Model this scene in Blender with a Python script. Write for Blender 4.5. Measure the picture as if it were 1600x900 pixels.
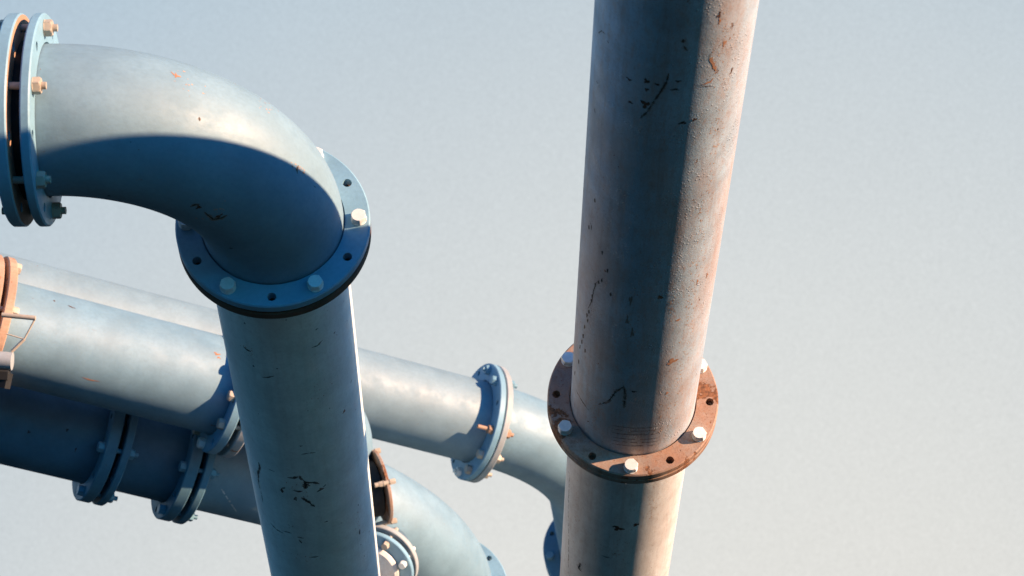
import bpy, bmesh, math, random
from mathutils import Vector, Matrix
R = math.radians
PI = math.pi
sc = bpy.context.scene
for o in list(bpy.data.objects):
    bpy.data.objects.remove(o)

# ------------------------------------------------------------------ frame of reference
PITCH = R(10); CAM_H = 7.0
def W(x, y, z):
    """metres right / up / towards the viewer, seen from the standing point -> world"""
    return Vector((x, -z*math.cos(PITCH) - y*math.sin(PITCH), CAM_H + y*math.cos(PITCH) - z*math.sin(PITCH)))
def WD(x, y, z):
    return (W(x, y, z) - Vector((0, 0, CAM_H))).normalized()

AX = WD(1, -.0032, -.0058)           # across
AD = WD(.0066, .4872, .8733)         # axis of the leaning pipes, upwards
AV = AD.cross(AX).normalized()       # away
AH = WD(.9007, -.2527, -.3532)       # axis of the long sloping pipes

# ------------------------------------------------------------------ camera
cd = bpy.data.cameras.new('camera'); cam = bpy.data.objects.new('camera', cd)
sc.collection.objects.link(cam); sc.camera = cam
cam.location = (0, 0, CAM_H); cam.rotation_euler = (PI/2 + PITCH, 0, 0)
cd.sensor_width = 36; cd.lens = 36*3900/1600
cd.clip_end = 6000; cd.clip_start = .05
cd.dof.use_dof = True; cd.dof.focus_distance = 9.6; cd.dof.aperture_fstop = 5.0

# ------------------------------------------------------------------ light
EL = R(27)
sun_dir = (math.cos(EL)*(.980*AX + .199*AV) + math.sin(EL)*AD).normalized()
s_el = math.asin(sun_dir.z); s_az = math.atan2(sun_dir.x, sun_dir.y)
w = bpy.data.worlds.new('World'); sc.world = w; w.use_nodes = True
nt = w.node_tree; nt.nodes.clear()
N = nt.nodes.new; L = nt.links.new
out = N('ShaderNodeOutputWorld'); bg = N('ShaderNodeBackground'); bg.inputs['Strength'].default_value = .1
sky = N('ShaderNodeTexSky'); sky.sky_type = 'NISHITA'; sky.sun_disc = False
sky.sun_elevation = s_el; sky.sun_rotation = s_az
sky.air_density = 1.2; sky.dust_density = .6; sky.ozone_density = 3.0
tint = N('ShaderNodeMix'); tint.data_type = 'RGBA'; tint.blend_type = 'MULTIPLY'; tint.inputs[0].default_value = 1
tint.inputs[7].default_value = (.015, .42, .86, 1)  # sky outside the frame turned deep blue to colour the fill
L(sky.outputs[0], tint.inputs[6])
# pale sky lobe ahead, widened out of frame to fill the shaded pipe sides
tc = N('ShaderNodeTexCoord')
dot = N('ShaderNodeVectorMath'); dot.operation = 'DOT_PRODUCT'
pale_dir = Vector((.104, .985, -.139)).normalized(); dot.inputs[1].default_value = pale_dir
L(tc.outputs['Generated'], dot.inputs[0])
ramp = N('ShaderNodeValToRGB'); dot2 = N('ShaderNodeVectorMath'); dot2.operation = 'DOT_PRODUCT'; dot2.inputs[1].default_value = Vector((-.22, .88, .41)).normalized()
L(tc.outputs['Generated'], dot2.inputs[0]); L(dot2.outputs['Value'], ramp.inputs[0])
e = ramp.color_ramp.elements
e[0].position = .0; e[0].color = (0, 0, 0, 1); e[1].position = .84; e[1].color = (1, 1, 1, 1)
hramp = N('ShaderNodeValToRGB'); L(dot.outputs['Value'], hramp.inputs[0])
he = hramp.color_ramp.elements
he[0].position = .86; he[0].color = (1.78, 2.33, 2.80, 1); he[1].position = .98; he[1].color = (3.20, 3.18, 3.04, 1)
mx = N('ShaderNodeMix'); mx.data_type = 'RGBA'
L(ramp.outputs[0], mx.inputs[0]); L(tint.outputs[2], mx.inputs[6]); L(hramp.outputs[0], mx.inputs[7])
hn = N('ShaderNodeTexNoise'); hn.inputs['Scale'].default_value = 1100; hn.inputs['Detail'].default_value = 3; hn.inputs['Roughness'].default_value = .8
hn2 = N('ShaderNodeTexNoise'); hn2.inputs['Scale'].default_value = 5; hn2.inputs['Detail'].default_value = 4
L(tc.outputs['Generated'], hn.inputs['Vector']); L(tc.outputs['Generated'], hn2.inputs['Vector'])
r1 = N('ShaderNodeMapRange'); r1.inputs[1].default_value = .3; r1.inputs[2].default_value = .7; r1.inputs[3].default_value = .91; r1.inputs[4].default_value = 1.09; L(hn.outputs['Fac'], r1.inputs[0])
r2 = N('ShaderNodeMapRange'); r2.inputs[1].default_value = .3; r2.inputs[2].default_value = .7; r2.inputs[3].default_value = .98; r2.inputs[4].default_value = 1.02; L(hn2.outputs['Fac'], r2.inputs[0])
mm = N('ShaderNodeMath'); mm.operation = 'MULTIPLY'; L(r1.outputs[0], mm.inputs[0]); L(r2.outputs[0], mm.inputs[1])
vs = N('ShaderNodeVectorMath'); vs.operation = 'SCALE'; L(mx.outputs[2], vs.inputs[0]); L(mm.outputs[0], vs.inputs['Scale'])
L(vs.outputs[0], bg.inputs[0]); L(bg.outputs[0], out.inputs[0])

sl = bpy.data.lights.new('sun', 'SUN'); so = bpy.data.objects.new('sun', sl); sc.collection.objects.link(so)
sl.energy = 5.0; sl.angle = R(.6); sl.color = (1, .665, .43)
so.rotation_euler = sun_dir.to_track_quat('Z', 'Y').to_euler(); so.location = (20, -10, 30)
sc.view_settings.view_transform = 'Standard'; sc.view_settings.look = 'None'
sc.view_settings.exposure = 1.25; sc.view_settings.gamma = 1
sc.render.engine = 'CYCLES'

# ------------------------------------------------------------------ materials
def paint(name, col, rough=.4, rust=.3, mottle=.25, rustcol=(.30, .12, .05), stain=(.20, .12, .08), stainamt=0., bump=.25, spec=.5, streak=7., coat=0., rough_rust=.8, blist=0., dent=.0014):
    m = bpy.data.materials.new(name); m.use_nodes = True; t = m.node_tree; n = t.nodes.new; l = t.links.new
    b = t.nodes['Principled BSDF']
    at = n('ShaderNodeAttribute'); at.attribute_name = 'pc'
    def noise(scale, detail, mapping=(1, 1, 1), rough_=.6, off=0):
        mp = n('ShaderNodeMapping'); mp.inputs['Scale'].default_value = mapping; mp.inputs['Location'].default_value = (off, off*.7, off*1.3)
        l(at.outputs['Vector'], mp.inputs[0])
        q = n('ShaderNodeTexNoise'); q.inputs['Scale'].default_value = scale; q.inputs['Detail'].default_value = detail
        q.inputs['Roughness'].default_value = rough_; l(mp.outputs[0], q.inputs['Vector']); return q.outputs['Fac']
    def ramp_(x, a, bb, v0=0., v1=1.):
        r = n('ShaderNodeMapRange'); r.inputs[1].default_value = a; r.inputs[2].default_value = bb
        r.inputs[3].default_value = v0; r.inputs[4].default_value = v1; r.interpolation_type = 'SMOOTHSTEP'
        l(x, r.inputs[0]); return r.outputs[0]
    def mixc(f, a, bb):
        x = n('ShaderNodeMix'); x.data_type = 'RGBA'
        for k, v in ((0, f), (6, a), (7, bb)):
            if hasattr(v, 'is_linked'): l(v, x.inputs[k])
            else: x.inputs[k].default_value = v if k == 0 else (*v, 1)
        return x.outputs[2]
    def mul(a, bb):
        x = n('ShaderNodeMath'); x.operation = 'MULTIPLY'
        for k, v in enumerate((a, bb)):
            if hasattr(v, 'is_linked'): l(v, x.inputs[k])
            else: x.inputs[k].default_value = v
        return x.outputs[0]
    d = tuple(c*(1-mottle) for c in col); u = tuple(min(1, c*(1+mottle*.6)) for c in col)
    c0 = mixc(ramp_(noise(5, 6), .3, .7), d, u)
    c0 = mixc(ramp_(noise(60, 4, off=3), .35, .75, 0, .35), c0, tuple(c*.72 for c in col))
    if stainamt:
        st = mul(ramp_(noise(3.2, 8, (1, 1, .22), .68, 5), .40, .64), stainamt)
        c0 = mixc(st, c0, stain)
        s2 = mul(ramp_(noise(46, 5, (1, 1, .35), .7, 8), .48, .7), stainamt*.8)
        c0 = mixc(s2, c0, tuple(v*.8 for v in stain))
        s3 = mul(ramp_(noise(24, 6, (1, 1, .045), .75, 13), .46, .70), stainamt*.75)
        c0 = mixc(s3, c0, tuple(v*.55 for v in stain))
        s4 = mul(ramp_(noise(130, 3, (1, 1, .8), .7, 15), .52, .68), stainamt*.7)
        c0 = mixc(s4, c0, tuple(v*.5 for v in stain))
    # chips of rust
    rs = ramp_(noise(streak, 9, (1, 1, .8), .72, 11), .70-.10*rust, .725-.10*rust)
    sp = ramp_(noise(55, 3, (1, 1, .7), .6, 17), .745-.05*rust, .76-.05*rust)
    rc = mixc(ramp_(noise(90, 4, off=2), .3, .7), rustcol, tuple(v*.35 for v in rustcol))
    mxm = n('ShaderNodeMath'); mxm.operation = 'MAXIMUM'; l(rs, mxm.inputs[0]); l(sp, mxm.inputs[1])
    cc = mixc(mxm.outputs[0], c0, rc)
    l(cc, b.inputs['Base Color'])
    rr = n('ShaderNodeMapRange'); l(mxm.outputs[0], rr.inputs[0]); rr.inputs[3].default_value = rough; rr.inputs[4].default_value = rough_rust
    rn = n('ShaderNodeMath'); rn.operation = 'ADD'; l(rr.outputs[0], rn.inputs[0]); l(ramp_(noise(14, 5, off=21), .3, .7, -.07, .1), rn.inputs[1])
    l(rn.outputs[0], b.inputs['Roughness'])
    b.inputs['Specular IOR Level'].default_value = spec
    b.inputs['Coat Weight'].default_value = coat
    # surface unevenness: orange peel, slight dents, blisters
    hsum = n('ShaderNodeMath'); hsum.operation = 'ADD'
    l(mul(noise(170, 3), .0006), hsum.inputs[0]); l(mul(noise(9, 3, off=31), dent), hsum.inputs[1])
    h = hsum.outputs[0]
    if blist:
        vo = n('ShaderNodeTexVoronoi'); vo.inputs['Scale'].default_value = 75; l(at.outputs['Vector'], vo.inputs['Vector'])
        bl = mul(ramp_(vo.outputs['Distance'], .34, .0), ramp_(noise(6, 4, off=41), .5, .66))
        a2 = n('ShaderNodeMath'); a2.operation = 'ADD'; l(h, a2.inputs[0]); l(mul(bl, blist), a2.inputs[1]); h = a2.outputs[0]
    a3 = n('ShaderNodeMath'); a3.operation = 'SUBTRACT'; l(h, a3.inputs[0]); l(mul(mxm.outputs[0], .0008), a3.inputs[1])
    bp = n('ShaderNodeBump'); bp.inputs['Strength'].default_value = bump; bp.inputs['Distance'].default_value = 1.0
    l(a3.outputs[0], bp.inputs['Height']); l(bp.outputs[0], b.inputs['Normal'])
    return m
BLUE = (.165, .275, .345)
M = {}
M['blue'] = paint('blue_paint', BLUE, .57, .12, .14, bump=.5, spec=.9)
M['blue_clean'] = paint('blue_paint_glossy', (.18, .29, .36), .6, .05, .12, bump=.5, spec=.75, dent=.002)
M['blue_lit'] = paint('sunlit_blue_paint', (.18, .27, .32), .6, .12, .12, bump=.5, spec=1.0)  # blue shifted so the pipe's sunlit top comes out cream
M['navy'] = paint('blue_paint_shaded', (.075, .165, .24), .55, .12, .2, bump=.5, spec=.5)  # darker copy of the blue, the lowest pipe's shade put into its colour
M['flange_dark'] = paint('darkened_flange_paint', (.10, .21, .28), .55, .3, .2, bump=.6, spec=.5)  # lowest pipe's shade put into flange colour; also on far elbow's joint
M['pale'] = paint('chalky_blue_paint', (.82, .90, .88), .42, .26, .12, spec=.9, stainamt=.14, stain=(.3, .22, .16), bump=.6)
M['worn'] = paint('worn_blue_paint', (.40, .50, .58), .56, .42, .2, stainamt=.46, stain=(.50, .28, .18), bump=1.3, blist=.0026, streak=9)
M['wornl'] = paint('rubbed_grey_paint', (.70, .71, .69), .5, .42, .12, stainamt=.28, stain=(.42, .25, .16), bump=1.0, streak=9)
M['rustf'] = paint('rusty_flange_paint', (.34, .26, .21), .6, 1.4, .35, stainamt=.8, stain=(.40, .19, .10), bump=1.0)
M['flange'] = paint('blue_flange_paint', (.20, .36, .46), .5, .25, .12, bump=.6)
M['whitef'] = paint('chalk_flange_paint', (.36, .38, .38), .5, .4, .1, bump=.6)
M['spotted'] = paint('pale_paint_with_rust_spots', (.40, .42, .42), .55, 1.9, .2, rustcol=(.45, .17, .06), streak=5, bump=.8)
M['browndark'] = paint('brown_rusted_steel', (.12, .06, .035), .8, .5, .4, bump=1.0)
M['orange'] = paint('orange_rust', (.46, .30, .21), .8, .6, .3, rustcol=(.5, .2, .08), stainamt=.5, stain=(.45, .24, .14), bump=1.0)
M['wash'] = paint('rust_wash', (.52, .31, .20), .7, .4, .3, bump=.8)
M['faint'] = paint('faint_brown_stain', (.24, .19, .16), .7, .3, .3)
M['galv'] = paint('galvanised_steel', (.80, .80, .76), .42, .0, .12, bump=.3)
M['galv'].node_tree.nodes['Principled BSDF'].inputs['Metallic'].default_value = .1
M['steel'] = paint('tarnished_steel', (.45, .38, .30), .5, .5, .2, bump=.5)
M['bluebolt'] = paint('painted_bolt', (.16, .30, .38), .4, .3, .12)
M['rubber'] = paint('black_gasket', (.012, .012, .012), .8, 0, .1)
M['rustmark'] = paint('rust_mark', (.10, .04, .02), .85, 0, .5, bump=.8)  # rust with shade put into the brown, as marks look on shaded skin
M['rustlit'] = paint('sunlit_rust_mark', (.42, .20, .11), .85, 0, .4, bump=.8)  # lighter copy of the rust for marks on sunlit skin
M['dark'] = paint('dark_scratch', (.035, .028, .024), .8, 0, .3, bump=.6)
M['palemark'] = paint('pale_streak', (.62, .64, .62), .7, 0, .2)  # thin pale line on the wide bend

# ------------------------------------------------------------------ mesh helpers
def finish(name, bm, mats, root, smooth=True, label=None, angle=35):
    me = bpy.data.meshes.new(name)
    bmesh.ops.recalc_face_normals(bm, faces=bm.faces) if not bm.get('norec') else None
    bm.bm.to_mesh(me) if isinstance(bm, MB) else bm.to_mesh(me)
    return me

class MB:
    """collects one mesh; 'pc' keeps the coordinates the paint pattern runs along"""
    def __init__(s):
        s.v = []; s.f = []; s.pc = []; s.mi = []; s.loose = []
    def vert(s, p, pc=None):
        s.v.append(Vector(p)); s.pc.append(Vector(pc if pc is not None else p)); return len(s.v)-1
    def face(s, idx, mi=0):
        s.f.append(tuple(idx)); s.mi.append(mi)
    def build(s, name, mats, root, angle=32, label=None):
        me = bpy.data.meshes.new(name)
        inv = root.matrix_world_inv if False else None
        o0 = Vector(root['_base']) if root else Vector((0, 0, 0))
        me.from_pydata([v-o0 for v in s.v], [], s.f)
        a = me.attributes.new('pc', 'FLOAT_VECTOR', 'POINT')
        a.data.foreach_set('vector', [c for p in s.pc for c in p])
        for m in mats: me.materials.append(m)
        me.polygons.foreach_set('material_index', s.mi)
        me.polygons.foreach_set('use_smooth', [True]*len(s.f))
        me.update()
        me.set_sharp_from_angle(angle=R(angle))
        o = bpy.data.objects.new(name, me); sc.collection.objects.link(o)
        return o

def thing(name, label, cat, base, group=None):
    o = bpy.data.objects.new(name, None); sc.collection.objects.link(o)
    o.location = base; o['label'] = label; o['category'] = cat; o.empty_display_size = .2
    if group: o['group'] = group
    BASE[o.name] = Vector(base)
    return o
BASE = {}
class RootProxy(dict): pass
def put(mb, name, mats, root, parent=None, angle=32, label=None, kind=None):
    base = BASE[root.name]
    o = mb.build(name, mats, {'_base': base}, angle)
    o.parent = parent or root
    if label: o['label'] = label
    if kind: o['kind'] = kind
    return o

class Tube:
    """a round pipe swept along a centre line"""
    def __init__(s, pts, r, ref=None):
        s.p = [Vector(p) for p in pts]; s.r = r
        s.s = [0.]
        for a, b in zip(s.p, s.p[1:]): s.s.append(s.s[-1]+(b-a).length)
        n = len(s.p); s.t = []
        for i in range(n):
            t = s.p[min(i+1, n-1)]-s.p[max(i-1, 0)]
            s.t.append(t.normalized())
        ref = Vector(ref or (0, 0, 1))
        u = (ref-ref.dot(s.t[0])*s.t[0]).normalized(); s.u = [u]
        for i in range(1, n):
            q = s.t[i-1].rotation_difference(s.t[i]); u = (q @ s.u[-1]); u = (u-u.dot(s.t[i])*s.t[i]).normalized(); s.u.append(u)
    def at(s, ss, th, h=0.):
        i = 0
        while i < len(s.s)-2 and s.s[i+1] < ss: i += 1
        k = (ss-s.s[i])/(s.s[i+1]-s.s[i]); k = max(-.5, min(1.5, k))
        c = s.p[i].lerp(s.p[i+1], k); t = s.t[i].lerp(s.t[i+1], max(0, min(1, k))).normalized()
        u = s.u[i].lerp(s.u[i+1], max(0, min(1, k))); u = (u-u.dot(t)*t).normalized(); v = t.cross(u)
        d = u*math.cos(th)+v*math.sin(th)
        return c+d*(s.r+h), (s.r*math.cos(th), s.r*math.sin(th), ss)
    def locate(s, P):
        best = None
        for i in range(len(s.p)-1):
            a, b = s.p[i], s.p[i+1]; k = max(0, min(1, (P-a).dot(b-a)/(b-a).length_squared)); c = a.lerp(b, k)
            dd = (P-c).length
            if best is None or dd < best[0]: best = (dd, i, k, c)
        _, i, k, c = best; t = s.t[i].lerp(s.t[i+1], k).normalized(); u = s.u[i].lerp(s.u[i+1], k); u = (u-u.dot(t)*t).normalized(); v = t.cross(u)
        d = P-c
        return s.s[i]+k*(s.s[i+1]-s.s[i]), math.atan2(d.dot(v), d.dot(u))
    def mesh(s, mb, seg=96, wall=.012, cap=True, pcoff=0.):
        rings = []
        for i in range(len(s.p)):
            t = s.t[i]; u = s.u[i]; v = t.cross(u)
            rings.append([mb.vert(s.p[i]+(u*math.cos(a)+v*math.sin(a))*s.r, (s.r*math.cos(a), s.r*math.sin(a), s.s[i]+pcoff))
                          for a in (2*PI*k/seg for k in range(seg))])
        for A, B in zip(rings, rings[1:]):
            for k in range(seg):
                mb.face((A[k], A[(k+1) % seg], B[(k+1) % seg], B[k]))
        if cap:
            for A, flip in ((rings[0], True), (rings[-1], False)):
                mb.face(list(reversed(A)) if flip else A)

def stroke(mb, tube, pts, mi, rng, h=.0007):
    """an irregular scrape or stain lying on the pipe's skin; pts = (s, theta, half width)"""
    P = []
    for (a, b) in zip(pts, pts[1:]):
        ln = math.hypot(a[0]-b[0], (a[1]-b[1])*tube.r); n = max(2, int(ln/.006))
        for k in range(n):
            q = k/n; P.append([a[j]*(1-q)+b[j]*q for j in range(3)])
    P.append(list(pts[-1]))
    n = len(P); L_, R_ = [], []
    for i, (ss, th, wd) in enumerate(P):
        a = P[max(i-1, 0)]; b = P[min(i+1, n-1)]
        dx, dy = b[0]-a[0], (b[1]-a[1])*tube.r; q = math.hypot(dx, dy) or 1; nx, ny = -dy/q, dx/q
        end = min(1., .25+.75*min(i, n-1-i)/max(1, min(4, n/3)))
        wl = wd*end*rng.uniform(.45, 1.35); wr = wd*end*rng.uniform(.45, 1.35)
        for lst, sg, ww in ((L_, 1, wl), (R_, -1, wr)):
            p, pc = tube.at(ss+sg*nx*ww, th+sg*ny*ww/tube.r, h); lst.append(mb.vert(p, pc))
    gap = 0
    for i in range(n-1):
        if gap > 0: gap -= 1; continue
        if n > 8 and rng.random() < .10: gap = rng.randint(1, 2); continue
        mb.face((L_[i], R_[i], R_[i+1], L_[i+1]), mi)

def blot(mb, tube, s0, th, rs, rt, mi, rng, h=.0006, n=18):
    c, pc = tube.at(s0, th, h); ci = mb.vert(c, pc); ring = []
    k0 = rng.random()*6
    for k in range(n):
        a = 2*PI*k/n; q = .75+.3*math.sin(a*3+k0)+rng.uniform(-.25, .25)
        p, pc = tube.at(s0+math.cos(a)*rs*q, th+math.sin(a)*rt*q/tube.r, h); ring.append(mb.vert(p, pc))
    for k in range(n): mb.face((ci, ring[k], ring[(k+1) % n]), mi)

def flange(mb, C, Nn, u, r_in, r_out, t, holes=12, hr=.0165, bc=None, phase=0., bev=.005, recess=.016, core=0., mi_face=0, mi_rim=0):
    """drilled ring; face at C looking along Nn, body behind it"""
    Nn = Nn.normalized(); u = (u-u.dot(Nn)*Nn).normalized(); v = Nn.cross(u)
    bc = bc or (r_in+r_out)*.515
    if bc+hr*1.4 > r_out-bev: hr = (r_out-bev-bc)/1.5
    def P(r, a, z): return C+(u*math.cos(a)+v*math.sin(a))*r+Nn*z
    def V(r, a, z): return mb.vert(P(r, a, z), (r*math.cos(a)+C.x*.3, r*math.sin(a)+C.z*.3, z+C.x))
    seg = holes*8; dth = 2*PI/holes
    layers = {}
    def ringv(key, r, z):
        layers[key] = [V(r, phase-dth/2+2*PI*k/seg, z) for k in range(seg)]; return layers[key]
    ro = r_out-bev; ri = r_in
    for z, nm in ((0, 't'), (-t, 'b')):
        O = ringv('o'+nm, ro, z); I = ringv('i'+nm, ri, z)
        hl = []
        for h in range(holes):
            a0 = phase+h*dth
            per = []  # perimeter of the sector (r,th), counter-clockwise, sharing ring vertices
            idx = [(h*8+k) % seg for k in range(9)]
            per = [O[i] for i in idx]
            angs = [(ro, a0-dth/2+dth*k/8) for k in range(9)]
            # side, from outer to inner at +dth/2
            side_r = [ro+(ri-ro)*q for q in (.25, .5, .75)]
            key = ('s', nm, (h+1) % holes)
            if key not in layers: layers[key] = [V(rr, a0+dth/2, z) for rr in side_r]
            per += layers[key]
            per += [I[i] for i in reversed(idx)]
            key2 = ('s', nm, h)
            if key2 not in layers: layers[key2] = [V(rr, a0-dth/2, z) for rr in side_r]
            per += list(reversed(layers[key2]))
            # hole ring aligned in direction to the perimeter points
            hc = (bc*math.cos(a0), bc*math.sin(a0)); hv = []
            npx = len(per)
            for q in range(npx):
                pv = mb.v[per[q]]-C; x = pv.dot(u)-hc[0]; y = pv.dot(v)-hc[1]; ang = math.atan2(y, x)
                px, py = hc[0]+hr*math.cos(ang), hc[1]+hr*math.sin(ang)
                hv.append(mb.vert(C+u*px+v*py+Nn*z, (px+C.x*.3, py+C.z*.3, z+C.x)))
            for q in range(npx):
                qq = (q+1) % npx
                f = (per[q], per[qq], hv[qq], hv[q])
                mb.face(f if nm == 't' else tuple(reversed(f)), mi_face)
            hl.append(hv)
        layers['h'+nm] = hl
    for ha, hb in zip(layers['ht'], layers['hb']):
        n = len(ha)
        for q in range(n):
            qq = (q+1) % n; mb.face((ha[q], ha[qq], hb[qq], hb[q]), mi_rim)
    R1 = ringv('r1', r_out, -bev); R2 = ringv('r2', r_out, -t+bev)
    def band(A, B, mi):
        for k in range(seg): mb.face((A[k], B[k], B[(k+1) % seg], A[(k+1) % seg]), mi)
    band(layers['ot'], R1, mi_rim); band(R1, R2, mi_rim); band(R2, layers['ob'], mi_rim)
    # inner recess
    G = ringv('g', ri, -recess); H_ = ringv('g2', max(.01, ri-.02), -recess)
    band(G, layers['it'], mi_rim); band(H_, G, mi_rim)
    G2 = ringv('g3', ri, -t+.004); H2 = ringv('g4', max(.01, ri-.02), -t+.004)
    band(layers['ib'], G2, mi_rim); band(G2, H2, mi_rim)

def disc(mb, C, Nn, r, t, seg=64, mi=0, bev=.004):
    Nn = Nn.normalized(); u = Nn.orthogonal().normalized(); v = Nn.cross(u); rings = []
    for rr, z in ((r-bev, 0), (r, -bev), (r, -t+bev), (r-bev, -t)):
        rings.append([mb.vert(C+(u*math.cos(a)+v*math.sin(a))*rr+Nn*z) for a in (2*PI*k/seg for k in range(seg))])
    for A, B in zip(rings, rings[1:]):
        for k in range(seg): mb.face((A[k], B[k], B[(k+1) % seg], A[(k+1) % seg]), mi)
    mb.face(rings[0], mi); mb.face(list(reversed(rings[-1])), mi)

def hexhead(mb, C, Nn, af, h, rot=0., mi=0, dome=True):
    Nn = Nn.normalized(); u = Nn.orthogonal().normalized(); v = Nn.cross(u); cr = af/math.sqrt(3)
    def ring(f, z, n=24, hexy=1.):
        o = []
        for k in range(n):
            a = 2*PI*k/n+rot; m = (a-rot) % (PI/3)-PI/6; rh = (af/2)/math.cos(m)
            rr = rh if hexy == 1. else min(rh, af/2*f)
            o.append(mb.vert(C+(u*math.cos(a)+v*math.sin(a))*rr+Nn*z)); 
        return o
    a = ring(1, 0); b = ring(1, h*.82); c = ring(.98, h, hexy=0.)
    for A, B in ((a, b), (b, c)):
        for k in range(24): mb.face((A[k], A[(k+1) % 24], B[(k+1) % 24], B[k]), mi)
    mb.face(c, mi); mb.face(list(reversed(a)), mi)

def rod(mb, A, B, r, seg=16, mi=0, r2=None):
    A = Vector(A); B = Vector(B); t = (B-A).normalized(); u = t.orthogonal().normalized(); v = t.cross(u); r2 = r if r2 is None else r2
    P = [mb.vert(A+(u*math.cos(2*PI*k/seg)+v*math.sin(2*PI*k/seg))*r) for k in range(seg)]
    Q = [mb.vert(B+(u*math.cos(2*PI*k/seg)+v*math.sin(2*PI*k/seg))*r2) for k in range(seg)]
    for k in range(seg): mb.face((P[k], P[(k+1) % seg], Q[(k+1) % seg], Q[k]), mi)
    mb.face(list(reversed(P)), mi); mb.face(Q, mi)

rng0 = random.Random(4)
def bolt(root, par, C, Nn, mat, grip, style='head', af=.053, label=None, long=.0):
    """hex bolt through both rings: head above, shank, nut below; style 'stud' has a nut and thread end above"""
    Nn = Nn.normalized(); mb = MB(); rot = rng0.uniform(0, 1.04)
    disc(mb, C+Nn*.004, Nn, af*.56, .004, 32, bev=.001)
    hexhead(mb, C+Nn*.004, Nn, af, .028 if style == 'head' else .024, rot)
    if style != 'head': rod(mb, C+Nn*.027, C+Nn*(.044+long), .0125)
    rod(mb, C-Nn*grip*1.0, C, .0125)
    disc(mb, C-Nn*grip, Nn, af*.60, .004, 32, bev=.001)
    hexhead(mb, C-Nn*(grip+.004), -Nn, af, .024, rot+.4)
    rod(mb, C-Nn*(grip+.05), C-Nn*(grip+.02), .0125)
    return put(mb, 'bolt', [mat], root, par, 30, label)

def joint(root, C, Nn, u, r, RO, phase, m_top, m_bot, t=.042, gap=.008, bolts=range(0, 12, 2), bmats=None, style='head', core=None,
          t2=None, lab_top=None, lab_bot=None, bc=.3055, nh=12, styles=None, gmat='rubber', af=.050, longs=None, hr=.0165, m_face=None):
    """two drilled rings bolted face to face"""
    Nn = Nn.normalized(); u = (u-u.dot(Nn)*Nn).normalized(); v = Nn.cross(u); t2 = t2 or t
    a = MB(); flange(a, C, Nn, u, r+.0055, RO, t, nh, bc=bc, phase=phase, hr=hr)
    fa = put(a, 'flange', [M[m_top]], root, angle=28, label=lab_top)
    b = MB(); flange(b, C-Nn*(t+gap), Nn, u, r+.0055, RO*1.0, t2, nh, bc=bc, phase=phase, hr=hr, mi_face=1)
    put(b, 'flange', [M[m_bot], M[m_face or m_bot]], root, angle=28, label=lab_bot)
    g = MB(); disc(g, C-Nn*(t-.004), Nn, core or (r+.02), gap+.008, 96)
    put(g, 'gasket', [M[gmat]], root)
    for j, k in enumerate(bolts):
        th = phase+2*PI*k/nh
        st = styles[j] if styles else style
        mt = M[bmats[j % len(bmats)]] if bmats else M['galv']
        bolt(root, fa, C+(u*math.cos(th)+v*math.sin(th))*bc, Nn, mt, t+gap+t2, st, af, long=longs[j] if longs else 0.)
    return fa

def bend(P, a, b, Re, n=28):
    ang = a.angle(b); side = (b-a.dot(b)*a).normalized(); cen = P+side*Re
    return [cen-side*Re*math.cos(ang*k/n)+a*Re*math.sin(ang*k/n) for k in range(n+1)]
def weld(mb, C, Nn, r, w=.009, mi=0, seg=120, rng=None):
    Nn = Nn.normalized(); u = Nn.orthogonal().normalized(); v = Nn.cross(u); rings = []
    rng = rng or random.Random(2)
    for j in range(7):
        q = PI*j/6; base = []
        for k in range(seg):
            a = 2*PI*k/seg; hh = w*.55*(1+.25*math.sin(k*2.1))
            base.append(mb.vert(C+(u*math.cos(a)+v*math.sin(a))*(r-.001+hh*math.sin(q))+Nn*(-w*math.cos(q))))
        rings.append(base)
    for A, B in zip(rings, rings[1:]):
        for k in range(seg): mb.face((A[k], A[(k+1) % seg], B[(k+1) % seg], B[k]), mi)

# ------------------------------------------------------------------ unseen ground far under the frame, kept dark and matte to cut bounce
mb = MB(); S = 3000
q = [mb.vert((x, y, 0)) for x, y in ((-S, -S), (S, -S), (S, S), (-S, S))]; mb.face(q)
wm = bpy.data.materials.new('dark_ground'); wm.use_nodes = True; t = wm.node_tree; b = t.nodes['Principled BSDF']
b.inputs['Roughness'].default_value = .95; b.inputs['Specular IOR Level'].default_value = .05
tcn = t.nodes.new('ShaderNodeTexCoord'); nz = t.nodes.new('ShaderNodeTexNoise'); nz.inputs['Scale'].default_value = 9; nz.inputs['Detail'].default_value = 8
cr = t.nodes.new('ShaderNodeValToRGB'); cr.color_ramp.elements[0].color = (.005, .016, .025, 1); cr.color_ramp.elements[1].color = (.014, .036, .05, 1)
bp = t.nodes.new('ShaderNodeBump'); bp.inputs['Distance'].default_value = .03
t.links.new(tcn.outputs['Object'], nz.inputs['Vector']); t.links.new(nz.outputs['Fac'], cr.inputs[0]); t.links.new(cr.outputs[0], b.inputs['Base Color'])
t.links.new(nz.outputs['Fac'], bp.inputs['Height']); t.links.new(bp.outputs[0], b.inputs['Normal'])
wo = mb.build('ground', [wm], None); wo['kind'] = 'structure'
def to_ground(P, d): return P+d*((P.z+.6)/-d.z)

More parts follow.
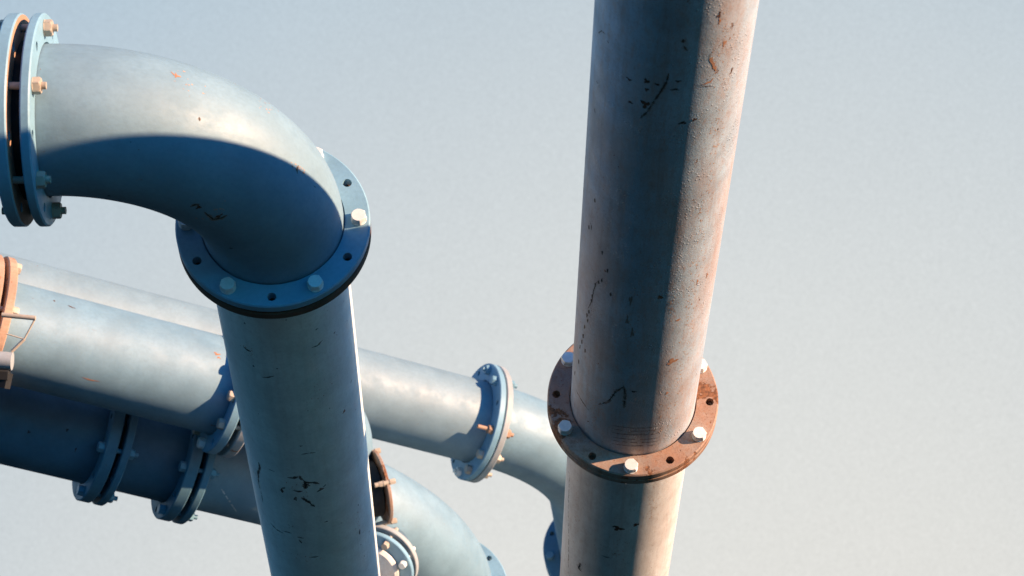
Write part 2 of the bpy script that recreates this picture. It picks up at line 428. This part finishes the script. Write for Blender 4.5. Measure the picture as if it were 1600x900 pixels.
# ------------------------------------------------------------------ marks: (list of (s, theta, half width)) per pipe, material
#MB0
MARKS = {
  'A_up': [
    ('s', 'dark', [(2.6946, -0.1163, 0.00174), (2.6505, -0.1284, 0.00175), (2.5876, -0.1918, 0.00176), (2.5201, -0.2725, 0.00178), (2.4681, -0.3259, 0.00179), (2.4154, -0.4159, 0.0018)]),
    ('b', 'rustmark', (2.6268, -0.3789, 0.01557, 0.01168)),
    ('b', 'rustmark', (2.502, -0.367, 0.02368, 0.01578)),
    ('b', 'rustmark', (2.5966, -0.609, 0.00782, 0.01174)),
    ('b', 'rustmark', (2.4792, -0.5636, 0.00792, 0.01188)),
    ('b', 'rustmark', (2.6253, -0.2405, 0.00778, 0.00973)),
    ('b', 'rustmark', (2.5829, -0.3688, 0.01173, 0.00782)),
    ('b', 'dark', (2.6536, 0.0106, 0.00582, 0.0097)),
    ('b', 'dark', (2.6085, -0.0166, 0.00585, 0.0156)),
    ('s', 'rustmark', [(2.6177, 0.2833, 0.00192), (2.634, 0.3786, 0.00192), (2.6573, 0.4755, 0.00191)]),
    ('s', 'rustmark', [(2.6141, 0.2844, 0.0016), (2.6002, 0.3799, 0.0016), (2.5852, 0.4924, 0.00161)]),
    ('s', 'rustlit', [(2.6165, 0.3252, 0.0056), (2.6179, 0.4258, 0.0056), (2.6311, 0.4669, 0.0056)]),
    ('s', 'rustlit', [(2.7832, 0.405, 0.00472), (2.7459, 0.391, 0.00474), (2.6964, 0.4511, 0.00476), (2.6614, 0.4919, 0.00478)]),
    ('s', 'rustmark', [(2.7753, 0.3726, 0.00189), (2.7484, 0.3732, 0.00189)]),
    ('b', 'rustmark', (2.9643, 0.4248, 0.0188, 0.00752)),
    ('b', 'rustlit', (2.9325, 0.4446, 0.01887, 0.00472)),
    ('b', 'rustlit', (2.7991, 0.5568, 0.01917, 0.00767)),
    ('b', 'rustmark', (2.6161, 0.7576, 0.01569, 0.00392)),
    ('b', 'rustmark', (2.4279, 0.2734, 0.01194, 0.00796)),
    ('b', 'dark', (2.421, 0.1196, 0.00995, 0.01393)),
    ('b', 'rustmark', (2.308, 0.6558, 0.0081, 0.00304)),
    ('b', 'rustlit', (2.8093, 0.6384, 0.00767, 0.00383)),
    ('s', 'dark', [(2.6591, -1.2519, 0.00145), (2.7027, -1.1616, 0.00144), (2.7151, -1.0688, 0.00143)]),
    ('s', 'dark', [(2.697, -1.0184, 0.00159), (2.6904, -0.9856, 0.0016)]),
    ('s', 'dark', [(2.4121, -1.2209, 0.00148), (2.4095, -1.1766, 0.00148)]),
    ('s', 'rustmark', [(2.2573, -1.2264, 0.00268), (2.2348, -1.1956, 0.00269)]),
    ('s', 'dark', [(2.8744, 0.0061, 0.00279), (2.8557, 0.0185, 0.0028)]),
    ('s', 'dark', [(2.8414, 0.0225, 0.00125), (2.8119, 0.0761, 0.00125)]),
    ('s', 'dark', [(1.3143, -0.7782, 0.00239), (1.2977, -0.7872, 0.00239), (1.283, -0.7903, 0.00239)]),
    ('s', 'dark', [(1.2428, -0.8965, 0.00241), (1.2261, -0.9056, 0.00241), (1.2109, -0.9093, 0.00241)]),
    ('s', 'dark', [(1.2617, -0.6066, 0.0024), (1.2464, -0.6136, 0.0024), (1.2318, -0.6161, 0.0024)]),
    ('s', 'dark', [(1.1054, -0.9541, 0.00244), (1.0878, -0.964, 0.00245), (1.072, -0.9681, 0.00245)]),
    ('s', 'dark', [(0.9638, -1.0362, 0.00248), (0.945, -1.0475, 0.00248), (0.9275, -1.0542, 0.00249)]),
    ('s', 'dark', [(0.9333, -1.0136, 0.00248), (0.9159, -1.0223, 0.00249), (0.8994, -1.0268, 0.00249)]),
    ('s', 'dark', [(0.7791, -1.1022, 0.00252), (0.7588, -1.1151, 0.00253), (0.7414, -1.1207, 0.00253)]),
    ('s', 'dark', [(0.6584, -1.1825, 0.00255), (0.6383, -1.1943, 0.00256), (0.6199, -1.201, 0.00256)]),
    ('s', 'dark', [(1.4976, -0.8064, 0.00234), (1.4823, -0.8144, 0.00235), (1.468, -0.8176, 0.00235)]),
    ('s', 'dark', [(0.5341, -1.1939, 0.00258), (0.5136, -1.2057, 0.00259), (0.4932, -1.2155, 0.0026)]),
    ('s', 'dark', [(1.2823, -0.8353, 0.0024), (1.2653, -0.8449, 0.0024), (1.2504, -0.8483, 0.0024)]),
    ('s', 'dark', [(1.141, -0.947, 0.00243), (1.1235, -0.9568, 0.00244), (1.1079, -0.9608, 0.00244)]),
    ('s', 'dark', [(1.0073, -0.9979, 0.00247), (0.9904, -1.006, 0.00247), (0.9741, -1.0105, 0.00247)]),
    ('s', 'dark', [(0.8567, -1.0831, 0.0025), (0.837, -1.0956, 0.00251), (0.8199, -1.1009, 0.00251)]),
    ('s', 'dark', [(0.7226, -1.1286, 0.00254), (0.7018, -1.1422, 0.00254), (0.6827, -1.1505, 0.00255)]),
    ('s', 'dark', [(1.5509, -1.1489, 0.00234), (1.5349, -1.1581, 0.00234), (1.5197, -1.1637, 0.00235)]),
    ('s', 'dark', [(1.7663, -1.0455, 0.00229), (1.7518, -1.053, 0.00229), (1.7378, -1.0575, 0.00229)]),
    ('s', 'dark', [(1.408, -0.6909, 0.00236), (1.3922, -0.6991, 0.00237), (1.3779, -0.7018, 0.00237)]),
    ('s', 'dark', [(0.6935, -1.0256, 0.00254), (0.6753, -1.0344, 0.00255), (0.6579, -1.0393, 0.00255)]),
    ('s', 'dark', [(0.3802, -1.3218, 0.00263), (0.3567, -1.3383, 0.00263), (0.3334, -1.3531, 0.00264)]),
    ('s', 'dark', [(1.5776, -1.1575, 0.00162), (1.5735, -1.0906, 0.00162), (1.5414, -1.0836, 0.00162)]),
    ('s', 'dark', [(1.2591, -0.8743, 0.00092), (1.1686, -0.9366, 0.00093), (1.0922, -0.9511, 0.00094), (1.0054, -1.0289, 0.00095)]),
    ('b', 'faint', (1.2614, -0.3062, 0.0404, 0.00673)),
    ('b', 'faint', (1.1174, -0.3249, 0.04099, 0.00683)),
    ('b', 'faint', (1.0329, -0.2322, 0.04132, 0.00689)),
    ('s', 'faint', [(0.61, -0.2859, 0.00628), (0.5323, -0.2406, 0.00632), (0.4243, -0.2401, 0.00639)]),
    ('s', 'dark', [(0.5974, -0.2728, 0.00236), (0.5323, -0.2406, 0.00237), (0.444, -0.2445, 0.00239)]),
    ('s', 'dark', [(0.6024, -0.2738, 0.00236), (0.5405, -0.394, 0.00237), (0.4311, -0.5021, 0.0024), (0.3645, -0.6644, 0.00241)]),
    ('s', 'dark', [(0.2661, -1.2648, 0.00265), (0.2639, -1.0493, 0.00265), (0.251, -0.8469, 0.00265)]),
    ('b', 'dark', (0.5749, -0.1218, 0.00768, 0.012)),
    ('s', 'rustmark', [(0.2516, -0.4152, 0.00162), (0.2644, -0.21, 0.00162), (0.2684, 0.0382, 0.00162), (0.2604, 0.3457, 0.00162)]),
    ('s', 'rustmark', [(0.2228, -0.4113, 0.00163), (0.2368, -0.2048, 0.00163), (0.2417, 0.0435, 0.00162), (0.2291, 0.3548, 0.00163)]),
    ('s', 'rustmark', [(0.1916, -0.4044, 0.00163), (0.2034, -0.1986, 0.00163), (0.2076, 0.0506, 0.00163), (0.1934, 0.3638, 0.00163)]),
    ('s', 'rustmark', [(0.1515, -0.3984, 0.00164), (0.1642, -0.1913, 0.00164), (0.1674, 0.0589, 0.00164), (0.1516, 0.3745, 0.00164)]),
    ('s', 'rustmark', [(0.1239, -0.3934, 0.00164), (0.1361, -0.186, 0.00164), (0.1386, 0.0649, 0.00164), (0.1215, 0.3821, 0.00164)]),
    ('s', 'rustmark', [(0.096, -0.3885, 0.00165), (0.1061, -0.1809, 0.00164), (0.1095, 0.071, 0.00164), (0.0912, 0.3898, 0.00165)]),
    ('b', 'rustlit', (0.5268, 0.4152, 0.00966, 0.00966)),
    ('b', 'rustlit', (0.7818, 0.4192, 0.02828, 0.02357)),
    ('b', 'rustlit', (1.3, 0.8984, 0.01801, 0.00675)),
    ('b', 'rustlit', (1.1004, 0.432, 0.00914, 0.01143)),
    ('b', 'rustlit', (1.3199, 0.6889, 0.02241, 0.00448)),
    ('b', 'wash', (0.6427, 0.5726, 0.1913, 0.07174)),
    ('b', 'wash', (0.3703, 0.4822, 0.19615, 0.07355)),
    ('b', 'wash', (0.9517, 0.6469, 0.27874, 0.04181)),
    ('b', 'wash', (1.3357, 0.6268, 0.26836, 0.03578)),
    ('b', 'wash', (1.8155, 0.6167, 0.2982, 0.03408)),
    ('b', 'wash', (2.32, 0.6322, 0.28293, 0.03233)),
    ('b', 'wash', (2.7674, 0.5067, 0.23075, 0.03077)),
    ('b', 'wash', (1.2151, 0.3021, 0.1806, 0.02257)),
    ('b', 'wash', (0.2317, 0.0459, 0.04958, 0.12394)),
    ('b', 'wash', (1.0223, -0.307, 0.3218, 0.05746)),
    ('b', 'wash', (0.3019, -0.7184, 0.19739, 0.03454)),
  ],
  'A_low': [
    ('b', 'rustmark', (26.3767, -0.1291, 0.02694, 0.02425)),
    ('b', 'rustmark', (26.4138, 0.1666, 0.01881, 0.01612)),
    ('s', 'dark', [(25.8438, -0.7701, 0.00556), (25.7722, -0.8043, 0.00559), (25.7662, -0.7279, 0.0056)]),
    ('b', 'dark', (26.3903, -0.1968, 0.01077, 0.01346)),
    ('s', 'rustmark', [(26.5175, -1.2695, 0.00176), (26.234, -1.2519, 0.0018), (25.9509, -1.1419, 0.00184), (25.5802, -1.0799, 0.0019)]),
    ('s', 'dark', [(26.0558, -0.3675, 0.00182), (26.0548, -0.1953, 0.00182)]),
    ('b', 'wash', (26.5656, 0.4275, 0.31852, 0.03185)),
    ('b', 'wash', (26.3043, -0.9767, 0.38091, 0.02721)),
    ('b', 'wash', (26.1426, -0.1543, 0.21996, 0.08249)),
  ],
  'B_low': [
    ('s', 'dark', [(28.0016, -0.6012, 0.00352), (27.9921, -0.5452, 0.00352), (27.9933, -0.4692, 0.00352)]),
    ('b', 'dark', (27.876, -0.4693, 0.00964, 0.00482)),
    ('b', 'dark', (28.2095, -0.4901, 0.00747, 0.0042)),
    ('s', 'dark', [(28.026, 0.466, 0.00194), (28.0205, 0.5583, 0.00195), (28.0394, 0.6538, 0.00194)]),
    ('s', 'dark', [(28.0226, 0.8617, 0.00253), (28.0235, 0.9024, 0.00254)]),
    ('b', 'dark', (28.1434, 0.5834, 0.00469, 0.00704)),
    ('s', 'dark', [(27.8077, -0.3573, 0.00139), (27.8179, -0.2615, 0.00139), (27.8445, -0.1455, 0.00138)]),
    ('b', 'dark', (27.9067, -0.0877, 0.0048, 0.0048)),
    ('s', 'dark', [(26.9317, -0.217, 0.00323), (26.9352, -0.1209, 0.00322), (26.9577, -0.0216, 0.00322), (26.9197, 0.03, 0.00323), (26.8945, 0.075, 0.00323), (26.8855, 0.1974, 0.00324), (26.8582, 0.2972, 0.00324)]),
    ('s', 'dark', [(26.7873, 0.2258, 0.00392), (26.8037, 0.2937, 0.00391), (26.8351, 0.3897, 0.0039)]),
    ('s', 'dark', [(26.9067, 0.0576, 0.00646), (26.8682, 0.0683, 0.00648), (26.8327, 0.0486, 0.0065)]),
    ('s', 'dark', [(26.812, -0.1562, 0.00348), (26.8064, -0.0729, 0.00348), (26.8128, 0.0018, 0.00348)]),
    ('s', 'dark', [(26.7233, -0.1699, 0.00328), (26.7465, -0.1208, 0.00328), (26.7379, -0.0074, 0.00328), (26.6978, 0.0766, 0.00329), (26.6473, 0.159, 0.0033)]),
    ('s', 'dark', [(26.8039, -0.3547, 0.00261), (26.7598, -0.3569, 0.00262)]),
    ('s', 'dark', [(26.8039, -0.3547, 0.00174), (26.8219, -0.2829, 0.00174)]),
    ('b', 'dark', (26.7193, -0.139, 0.00962, 0.00801)),
    ('b', 'dark', (27.2387, 0.084, 0.0051, 0.00765)),
    ('s', 'dark', [(27.1619, 0.0737, 0.00189), (27.1662, 0.1864, 0.00189), (27.1581, 0.2979, 0.0019)]),
    ('s', 'dark', [(26.9409, -0.762, 0.00237), (26.8977, -0.7492, 0.00238), (26.7984, -0.8447, 0.0024), (26.6857, -0.8875, 0.00243)]),
    ('s', 'rustmark', [(26.6857, -0.8875, 0.00177), (26.5997, -0.8633, 0.00178), (26.4988, -0.8677, 0.00179)]),
    ('s', 'dark', [(26.9439, -0.5688, 0.00108), (26.9511, -0.4217, 0.00107)]),
    ('s', 'dark', [(26.3339, -0.7485, 0.00295), (26.3192, -0.6794, 0.00296), (26.3106, -0.6098, 0.00296), (26.314, -0.4798, 0.00295)]),
    ('s', 'dark', [(26.334, -0.5098, 0.00204), (26.3469, -0.4065, 0.00204), (26.3517, -0.3116, 0.00204)]),
    ('s', 'dark', [(26.3249, -0.2276, 0.00227), (26.3221, -0.1066, 0.00227)]),
    ('s', 'dark', [(26.2996, -0.2015, 0.00182), (26.2642, -0.1549, 0.00182)]),
    ('s', 'dark', [(26.1162, -0.0607, 0.00208), (26.1278, 0.0968, 0.00207)]),
    ('s', 'dark', [(26.1831, 0.9311, 0.0023), (26.1428, 0.9153, 0.00231)]),
    ('b', 'dark', (26.0291, 0.9178, 0.00568, 0.00426)),
    ('b', 'dark', (26.4314, 0.9676, 0.00879, 0.00275)),
    ('b', 'dark', (25.8776, 0.9648, 0.0092, 0.00288)),
    ('s', 'dark', [(27.524, 1.159, 0.00143), (27.5067, 1.1251, 0.00144)]),
    ('b', 'dark', (27.4817, 0.6235, 0.00399, 0.00374)),
    ('b', 'dark', (26.4755, 0.3125, 0.00545, 0.01091)),
    ('b', 'dark', (28.2844, 0.1531, 0.00462, 0.00347)),
    ('b', 'dark', (27.2458, 1.192, 0.00512, 0.00256)),
    ('b', 'wash', (26.8251, 0.0258, 0.07937, 0.10583, 16)),
    ('b', 'wash', (26.2755, -0.668, 0.06679, 0.08349, 16)),
    ('b', 'wash', (26.7658, -0.9195, 0.09628, 0.02675, 16)),
    ('b', 'wash', (27.7168, 0.5189, 0.1758, 0.09767, 16)),
    ('b', 'wash', (27.9825, -0.4952, 0.04295, 0.03579, 16)),
    ('b', 'wash', (26.12, -0.1044, 0.06747, 0.08434, 16)),
    ('b', 'wash', (26.2458, 0.9145, 0.20073, 0.0223, 16)),
  ],
  'B_elbow': [
    ('b', 'wash', (0.5307, 0.1112, 0.02684, 0.06452, 16)),
    ('b', 'wash', (0.7431, 1.8015, 0.04416, 0.0637, 16)),
    ('b', 'wash', (0.4904, 2.0113, 0.0452, 0.0652, 16)),
    ('b', 'wash', (0.3673, 1.3469, 0.04526, 0.01741, 16)),
    ('s', 'dark', [(0.6112, 0.0852, 0.00281), (0.6051, 0.1531, 0.00281), (0.5936, 0.1972, 0.00281)]),
    ('s', 'dark', [(0.5569, 0.0975, 0.00335), (0.5359, 0.0738, 0.00335), (0.5061, 0.0411, 0.00336), (0.4931, 0.1332, 0.00336), (0.4897, 0.2337, 0.00335)]),
    ('b', 'rustmark', (0.5874, 0.1354, 0.00835, 0.01285)),
    ('b', 'rustmark', (0.5055, 0.1473, 0.0084, 0.01938)),
    ('s', 'dark', [(0.7024, 1.3472, 0.00173), (0.6998, 1.2974, 0.00173)]),
    ('s', 'dark', [(0.3808, 1.375, 0.00178), (0.3822, 1.3002, 0.00178), (0.3767, 1.2601, 0.00178)]),
    ('s', 'dark', [(0.4043, 1.3076, 0.00142), (0.3997, 1.2941, 0.00142)]),
    ('b', 'dark', (0.2931, 1.3, 0.0057, 0.00219)),
    ('b', 'dark', (0.2963, -0.2681, 0.00573, 0.00771)),
    ('b', 'dark', (0.296, -0.2791, 0.00286, 0.01102)),
    ('b', 'dark', (0.8791, -0.1906, 0.00694, 0.00534)),
    ('s', 'rustlit', [(0.7788, 1.9529, 0.00384), (0.7722, 1.9037, 0.00383), (0.7535, 1.8935, 0.00384)]),
    ('b', 'rustlit', (0.7655, 1.9008, 0.00691, 0.01275)),
    ('b', 'dark', (0.8589, 0.8188, 0.00218, 0.00168)),
  ],
  'C1': [
    ('b', 'rustmark', (0.2112, -2.0268, 0.00663, 0.00701)),
    ('s', 'rustmark', [(0.2797, -1.9983, 0.00445), (0.2991, -1.9651, 0.00444), (0.3187, -1.9563, 0.00445)]),
    ('b', 'rustlit', (1.0559, -1.7191, 0.02094, 0.00966)),
    ('b', 'rustlit', (1.0675, -1.64, 0.01255, 0.00644)),
    ('b', 'rustlit', (0.464, -0.5445, 0.04964, 0.00477)),
  ],
  'E_bend': [
    ('s', 'palemark', [(0.1358, -0.6052, 0.0036), (0.2009, -0.381, 0.00361), (0.273, -0.097, 0.00363)]),
  ],
  'E_left': [
    ('b', 'dark', (6.8038, -1.031, 0.00862, 0.00994)),
    ('b', 'dark', (6.6182, -0.8248, 0.0086, 0.00992)),
    ('b', 'dark', (6.8753, -0.6941, 0.00432, 0.01662)),
  ],
}
#MB1
def add_marks(mb, tube, key, mats):
    rng = random.Random(sum(map(ord, key)))
    idx = {}
    for kind, mat, pts in MARKS.get(key, []):
        if mat == 'dark' and kind == 's' and key != 'E_left':
            if 'faint' not in idx: mats.append(M['faint']); idx['faint'] = len(mats)-1
            stroke(mb, tube, [(a, b, c*2.3+.0008) for a, b, c in pts], idx['faint'], rng, .0004)
        if mat not in idx: mats.append(M[mat]); idx[mat] = len(mats)-1
        if kind == 's': stroke(mb, tube, pts, idx[mat], rng)
        elif mat == 'wash':      # a cloud of small flecks rather than one patch
            for _ in range(int(pts[4] if len(pts) > 4 else 60)):
                ds, dt = rng.gauss(0, .45)*pts[2], rng.gauss(0, .45)*pts[3]
                blot(mb, tube, pts[0]+ds, pts[1]+dt/tube.r, rng.uniform(.001, .006), rng.uniform(.001, .004), idx[mat], rng, .0005, 9)
        else: blot(mb, tube, *pts, idx[mat], rng)
TUBES = {}
def pipe(root, key, pts, r, mat, label=None, name='pipe', ref=None, seg=112):
    tb = Tube(pts, r, ref); mb = MB(); tb.mesh(mb, seg); mats = [M[mat]]; add_marks(mb, tb, key, mats)
    o = put(mb, name, mats, root, angle=40, label=label); TUBES[key] = (tb, o.name); return o
def line(A, B, n=2): return [A.lerp(B, k/(n-1)) for k in range(n)]

RP = .252
RA = .248
# ------------------------------------------------------------------ right pipe
CA = W(.4816, -.4380, -9.9356)
bot = to_ground(CA, -AD)
ra = thing('flanged_pipe', 'tall rust-stained pipe on the right with a brown and orange rusted flange joint', 'pipe', bot, 'leaning flanged pipes in front')
pipe(ra, 'A_up', line(CA-AD*.03, CA+AD*8.5, 40), RA, 'worn', ref=-AV, label='upper length, dark blue with brown stains and scratches')
pipe(ra, 'A_low', line(bot, CA-AD*.06, 60), RA, 'wornl', ref=-AV, label='paler lower length rubbed and streaked with rust')
joint(ra, CA, AD, AX, RA, .3405, R(-33), 'rustf', 'rustf', t=.038, gap=.005, bmats=['galv'], lab_top='upper ring, brown and orange with rust')

# ------------------------------------------------------------------ left pipe with elbow
CB = W(-.8492, .2359, -8.8595)
botb = to_ground(CB, -AD)
rb = thing('elbow_pipe', 'nearest pale blue pipe topped by a glossy blue elbow that bends to the left', 'pipe', botb, 'leaning flanged pipes in front')
pipe(rb, 'B_low', line(botb, CB-AD*.07, 60), RP, 'pale', ref=-AV, label='chalky pale blue length with black scratches')
ph = 3.128
TL = (math.cos(ph)*AX - math.sin(ph)*AV).normalized()
REb = .670
eb = bend(CB, AD, TL, REb, 48)
pipe(rb, 'B_elbow', [CB-AD*.03]+eb+[eb[-1]+TL*.04], RP, 'blue_clean', name='elbow', ref=-AV, seg=128)
joint(rb, CB, AD, AX, RP, .346, R(2), 'flange', 'browndark', t=.040, gap=.012, bmats=['galv'], t2=.04, lab_bot='lower ring, dark brown with rust')
CE = eb[-1]
CE = CE+TL*.02
joint(rb, CE, -TL, AD, RP, .353, R(12), 'flange', 'flange', t=.033, gap=.042, core=RP+.012, bolts=range(0, 12, 2), styles=['stud']*6,
      bmats=['steel'], t2=.044, m_face='orange')
pipe(rb, 'B_left', line(CE+TL*.12, CE+TL*3.2, 6), RP, 'blue', ref=-AV)

# ------------------------------------------------------------------ long sloping pipe behind, farthest (upper)
C2 = W(-.2235, -.801, -15.0)
SC = .25
rc = thing('sloping_pipe', 'sunlit blue pipe sloping down into a flanged elbow beside the tall right pipe', 'pipe', to_ground(C2+AH*1.2, -AD), 'long sloping pipes behind')
pipe(rc, 'C2', line(C2-AH*9, C2+AH*.03, 30), .25, 'blue_lit', ref=-AV)
bF = (-AD+WD(1, 0, 0)*.10).normalized()
ef = bend(C2+AH*.055, AH, bF, 1.17, 40)
ef.append(ef[-1]+bF*.86)
pipe(rc, 'F', [C2+AH*.05]+ef, .25, 'blue', name='elbow', ref=-AV)
joint(rc, C2, -AH, -AV, .25, .36, R(-33.6), 'flange', 'whitef', t=.04, gap=.006, bolts=[0, 1, 2, 3, 5, 6, 8, 10], styles=['stud', 'head', 'head', 'stud', 'head', 'stud', 'head', 'head'],
      bmats=['galv', 'steel', 'steel', 'orange', 'bluebolt', 'bluebolt', 'galv', 'steel'], bc=.318, lab_bot='mating ring, chalky with orange rust', longs=[0, 0, 0, .05, 0, 0, 0, 0])
EF = ef[-1]
joint(rc, EF-bF*.0, -bF, AX, .25, .36, R(10), 'flange_dark', 'flange_dark', t=.05, gap=.03, bmats=['bluebolt'], bc=.318)
pipe(rc, 'F_low', line(EF+bF*.1, EF+bF*14, 8), .25, 'blue', ref=-AV)

# ------------------------------------------------------------------ long sloping pipe, nearer
C1 = W(-1.48, -.499, -12.687)
rd = thing('sloping_pipe', 'blue pipe on the left with orange rusty flanges, passing in behind the near pipe', 'pipe', to_ground(C1+AH*.6, -AD), 'long sloping pipes behind')
pipe(rd, 'C1', line(C1-AH*1.17, C1+AH*.03, 8), .25, 'blue', ref=-AV)
joint(rd, C1, -AH, -AV, .25, .345, R(-35), 'flange', 'spotted', t=.05, gap=.03, core=.262, bmats=['galv', 'steel', 'steel'], bolts=[0, 2, 3, 4, 6, 8, 10, 11], lab_bot='mating ring orange with rust')
e1 = bend(C1+AH*.181, AH, -AD, .577, 36)
e1.append(e1[-1]-AD*1.46)
pipe(rd, 'C1e', [C1+AH*.1]+e1, .25, 'blue', name='elbow', ref=-AV)
joint(rd, e1[-1]-AD*.05, AD, AX, .25, .345, R(10), 'flange', 'flange', t=.045, gap=.012, bmats=['bluebolt'])
pipe(rd, 'C1low', line(e1[-1]-AD*.01, e1[-1]-AD*13, 6), .25, 'blue', ref=-AV)
C0 = C1-AH*1.175
joint(rd, C0, AH, -AV, .25, .36, R(-20), 'orange', 'orange', t=.045, gap=.022, core=.262, bmats=['steel'], bc=.318, lab_top='left ring orange with rust in the sun', lab_bot='left ring orange with rust')
pipe(rd, 'C0', line(C0-AH*.14, C0-AH*5, 6), .25, 'blue', ref=-AV)
# lever bracket on its left flange
def wp(px, py, Z): return W(px*Z, py*Z, -Z)
lv = MB()
zz = 11.75
a_, b_, c_, d_ = (W(-2.401, -.1265, -zz), W(-2.243, -.142, -zz), W(-2.296, -.241, -zz), W(-2.356, -.300, -zz))
rod(lv, a_, b_, .0115); rod(lv, b_, c_, .0045); rod(lv, c_, d_, .008); rod(lv, c_+WD(-1, .35, 0)*.006, c_+WD(-1, .3, 0)*.09, .003)
put(lv, 'lever', [M['steel']], rd)
lw = MB(); rod(lw, W(-2.50, -.335, -zz), W(-2.352, -.345, -zz), .043, 32)
put(lw, 'lever_boss', [M['whitef']], rd)
lk = MB(); rod(lk, W(-2.50, -.40, -zz+.0), W(-2.368, -.41, -zz), .038, 6); rod(lk, W(-2.375, -.40, -zz), W(-2.39, -.47, -zz), .03, 6)
put(lk, 'lever_bracket', [M['rubber']], rd)

# ------------------------------------------------------------------ lowest sloping pipe in shade, with its wide bend to the right of the near pipe
E0 = W(-1.743, -.878, -13.2); RE_ = .27
re = thing('sloping_pipe', 'lowest shaded blue pipe with two close flange joints, curving down into a wide sunlit bend', 'pipe', to_ground(E0+AH*2, -AD), 'long sloping pipes behind')
F1 = E0-AH*.487; F2 = E0-AH*.048
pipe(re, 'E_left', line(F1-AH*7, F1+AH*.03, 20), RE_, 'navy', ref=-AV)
joint(re, F1, -AH, -AV, RE_, .362, R(-8), 'flange_dark', 'flange_dark', t=.062, gap=.03, t2=.04, bmats=['bluebolt', 'bluebolt'], bc=.322, core=.282)
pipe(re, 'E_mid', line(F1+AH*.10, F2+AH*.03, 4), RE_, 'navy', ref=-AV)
joint(re, F2, -AH, -AV, RE_, .362, R(-8), 'flange_dark', 'flange_dark', t=.062, gap=.03, t2=.04, bmats=['bluebolt', 'bluebolt'], bc=.322, core=.282)
ee = bend(E0+AH*.44, AH, -AD, 1.70, 48)
pipe(re, 'E_bend', [F2+AH*.10]+ee, RE_, 'blue', name='elbow', ref=-AV)
joint(re, ee[-1]+AD*.02, AD, AX, RE_, .362, R(10), 'flange', 'flange', t=.045, gap=.012, bmats=['bluebolt'], bc=.322)
pipe(re, 'E_low', line(ee[-1]-AD*.1, ee[-1]-AD*9, 6), RE_, 'blue', ref=-AV)

# ------------------------------------------------------------------ small rusty valve tucked behind the near pipe
VZ = 13.2
def at(px, py, Z=VZ): return W((px-800)/3900*Z, -(py-450)/3900*Z, -Z)
VC = W(-.684, -1.050, -VZ)
n1 = WD(.945, .19, -.27); n2 = WD(-.30, -.42, .86)
rv = thing('flanged_valve', 'small rusty valve with bolted covers peeping out behind the near pipe', 'valve', to_ground(VC, -AD))
m_ = MB(); disc(m_, VC, n1, .198, .02); put(m_, 'flange', [M['rustf']], rv, label='edge-on ring brown with rust')
m_ = MB(); disc(m_, VC-n1*.03, n1, .15, .10); put(m_, 'shaded_gap_disc', [M['rubber']], rv)  # black disc standing in for the shaded gap behind the ring
m_ = MB(); rod(m_, VC-n1*.13, VC-n1*.13-AD*.5, .11, 40); put(m_, 'valve_body', [M['blue']], rv)
for k in (1, 3, 5, 7):
    a = k*PI/4; u = n1.orthogonal().normalized(); v = n1.cross(u); bolt(rv, None, VC+(u*math.cos(a)+v*math.sin(a))*.19, n1, M['steel'], .03, af=.028)
V2 = W(-.728, -1.478, -VZ+.05)
m_ = MB(); disc(m_, V2, n2, .215, .03); fl2 = put(m_, 'flange', [M['flange']], rv)
m_ = MB(); disc(m_, V2-n2*.03, n2, .19, .04); put(m_, 'gasket', [M['rubber']], rv)
m_ = MB(); disc(m_, V2-n2*.07, n2, .215, .035); put(m_, 'flange', [M['whitef']], rv)
m_ = MB(); disc(m_, V2+n2*.035, n2, .145, .04, bev=.015); put(m_, 'valve_cover', [M['wornl']], rv)
m_ = MB(); rod(m_, V2-n2*.1, V2-n2*.1-AD*.6, .12, 40); put(m_, 'valve_body', [M['blue']], rv)
u = n2.orthogonal().normalized(); v = n2.cross(u)
for k in range(8):
    a = k*PI/4+.2; bolt(rv, fl2, V2+(u*math.cos(a)+v*math.sin(a))*.18, n2, M['galv' if k % 2 else 'steel'], .105, af=.036)
# riser that carries the valve down to the ground
m_ = MB(); tb = Tube(line(V2-n2*.25, to_ground(V2-n2*.25, -AD), 4), .1); tb.mesh(m_, 48); put(m_, 'riser', [M['blue']], rv)
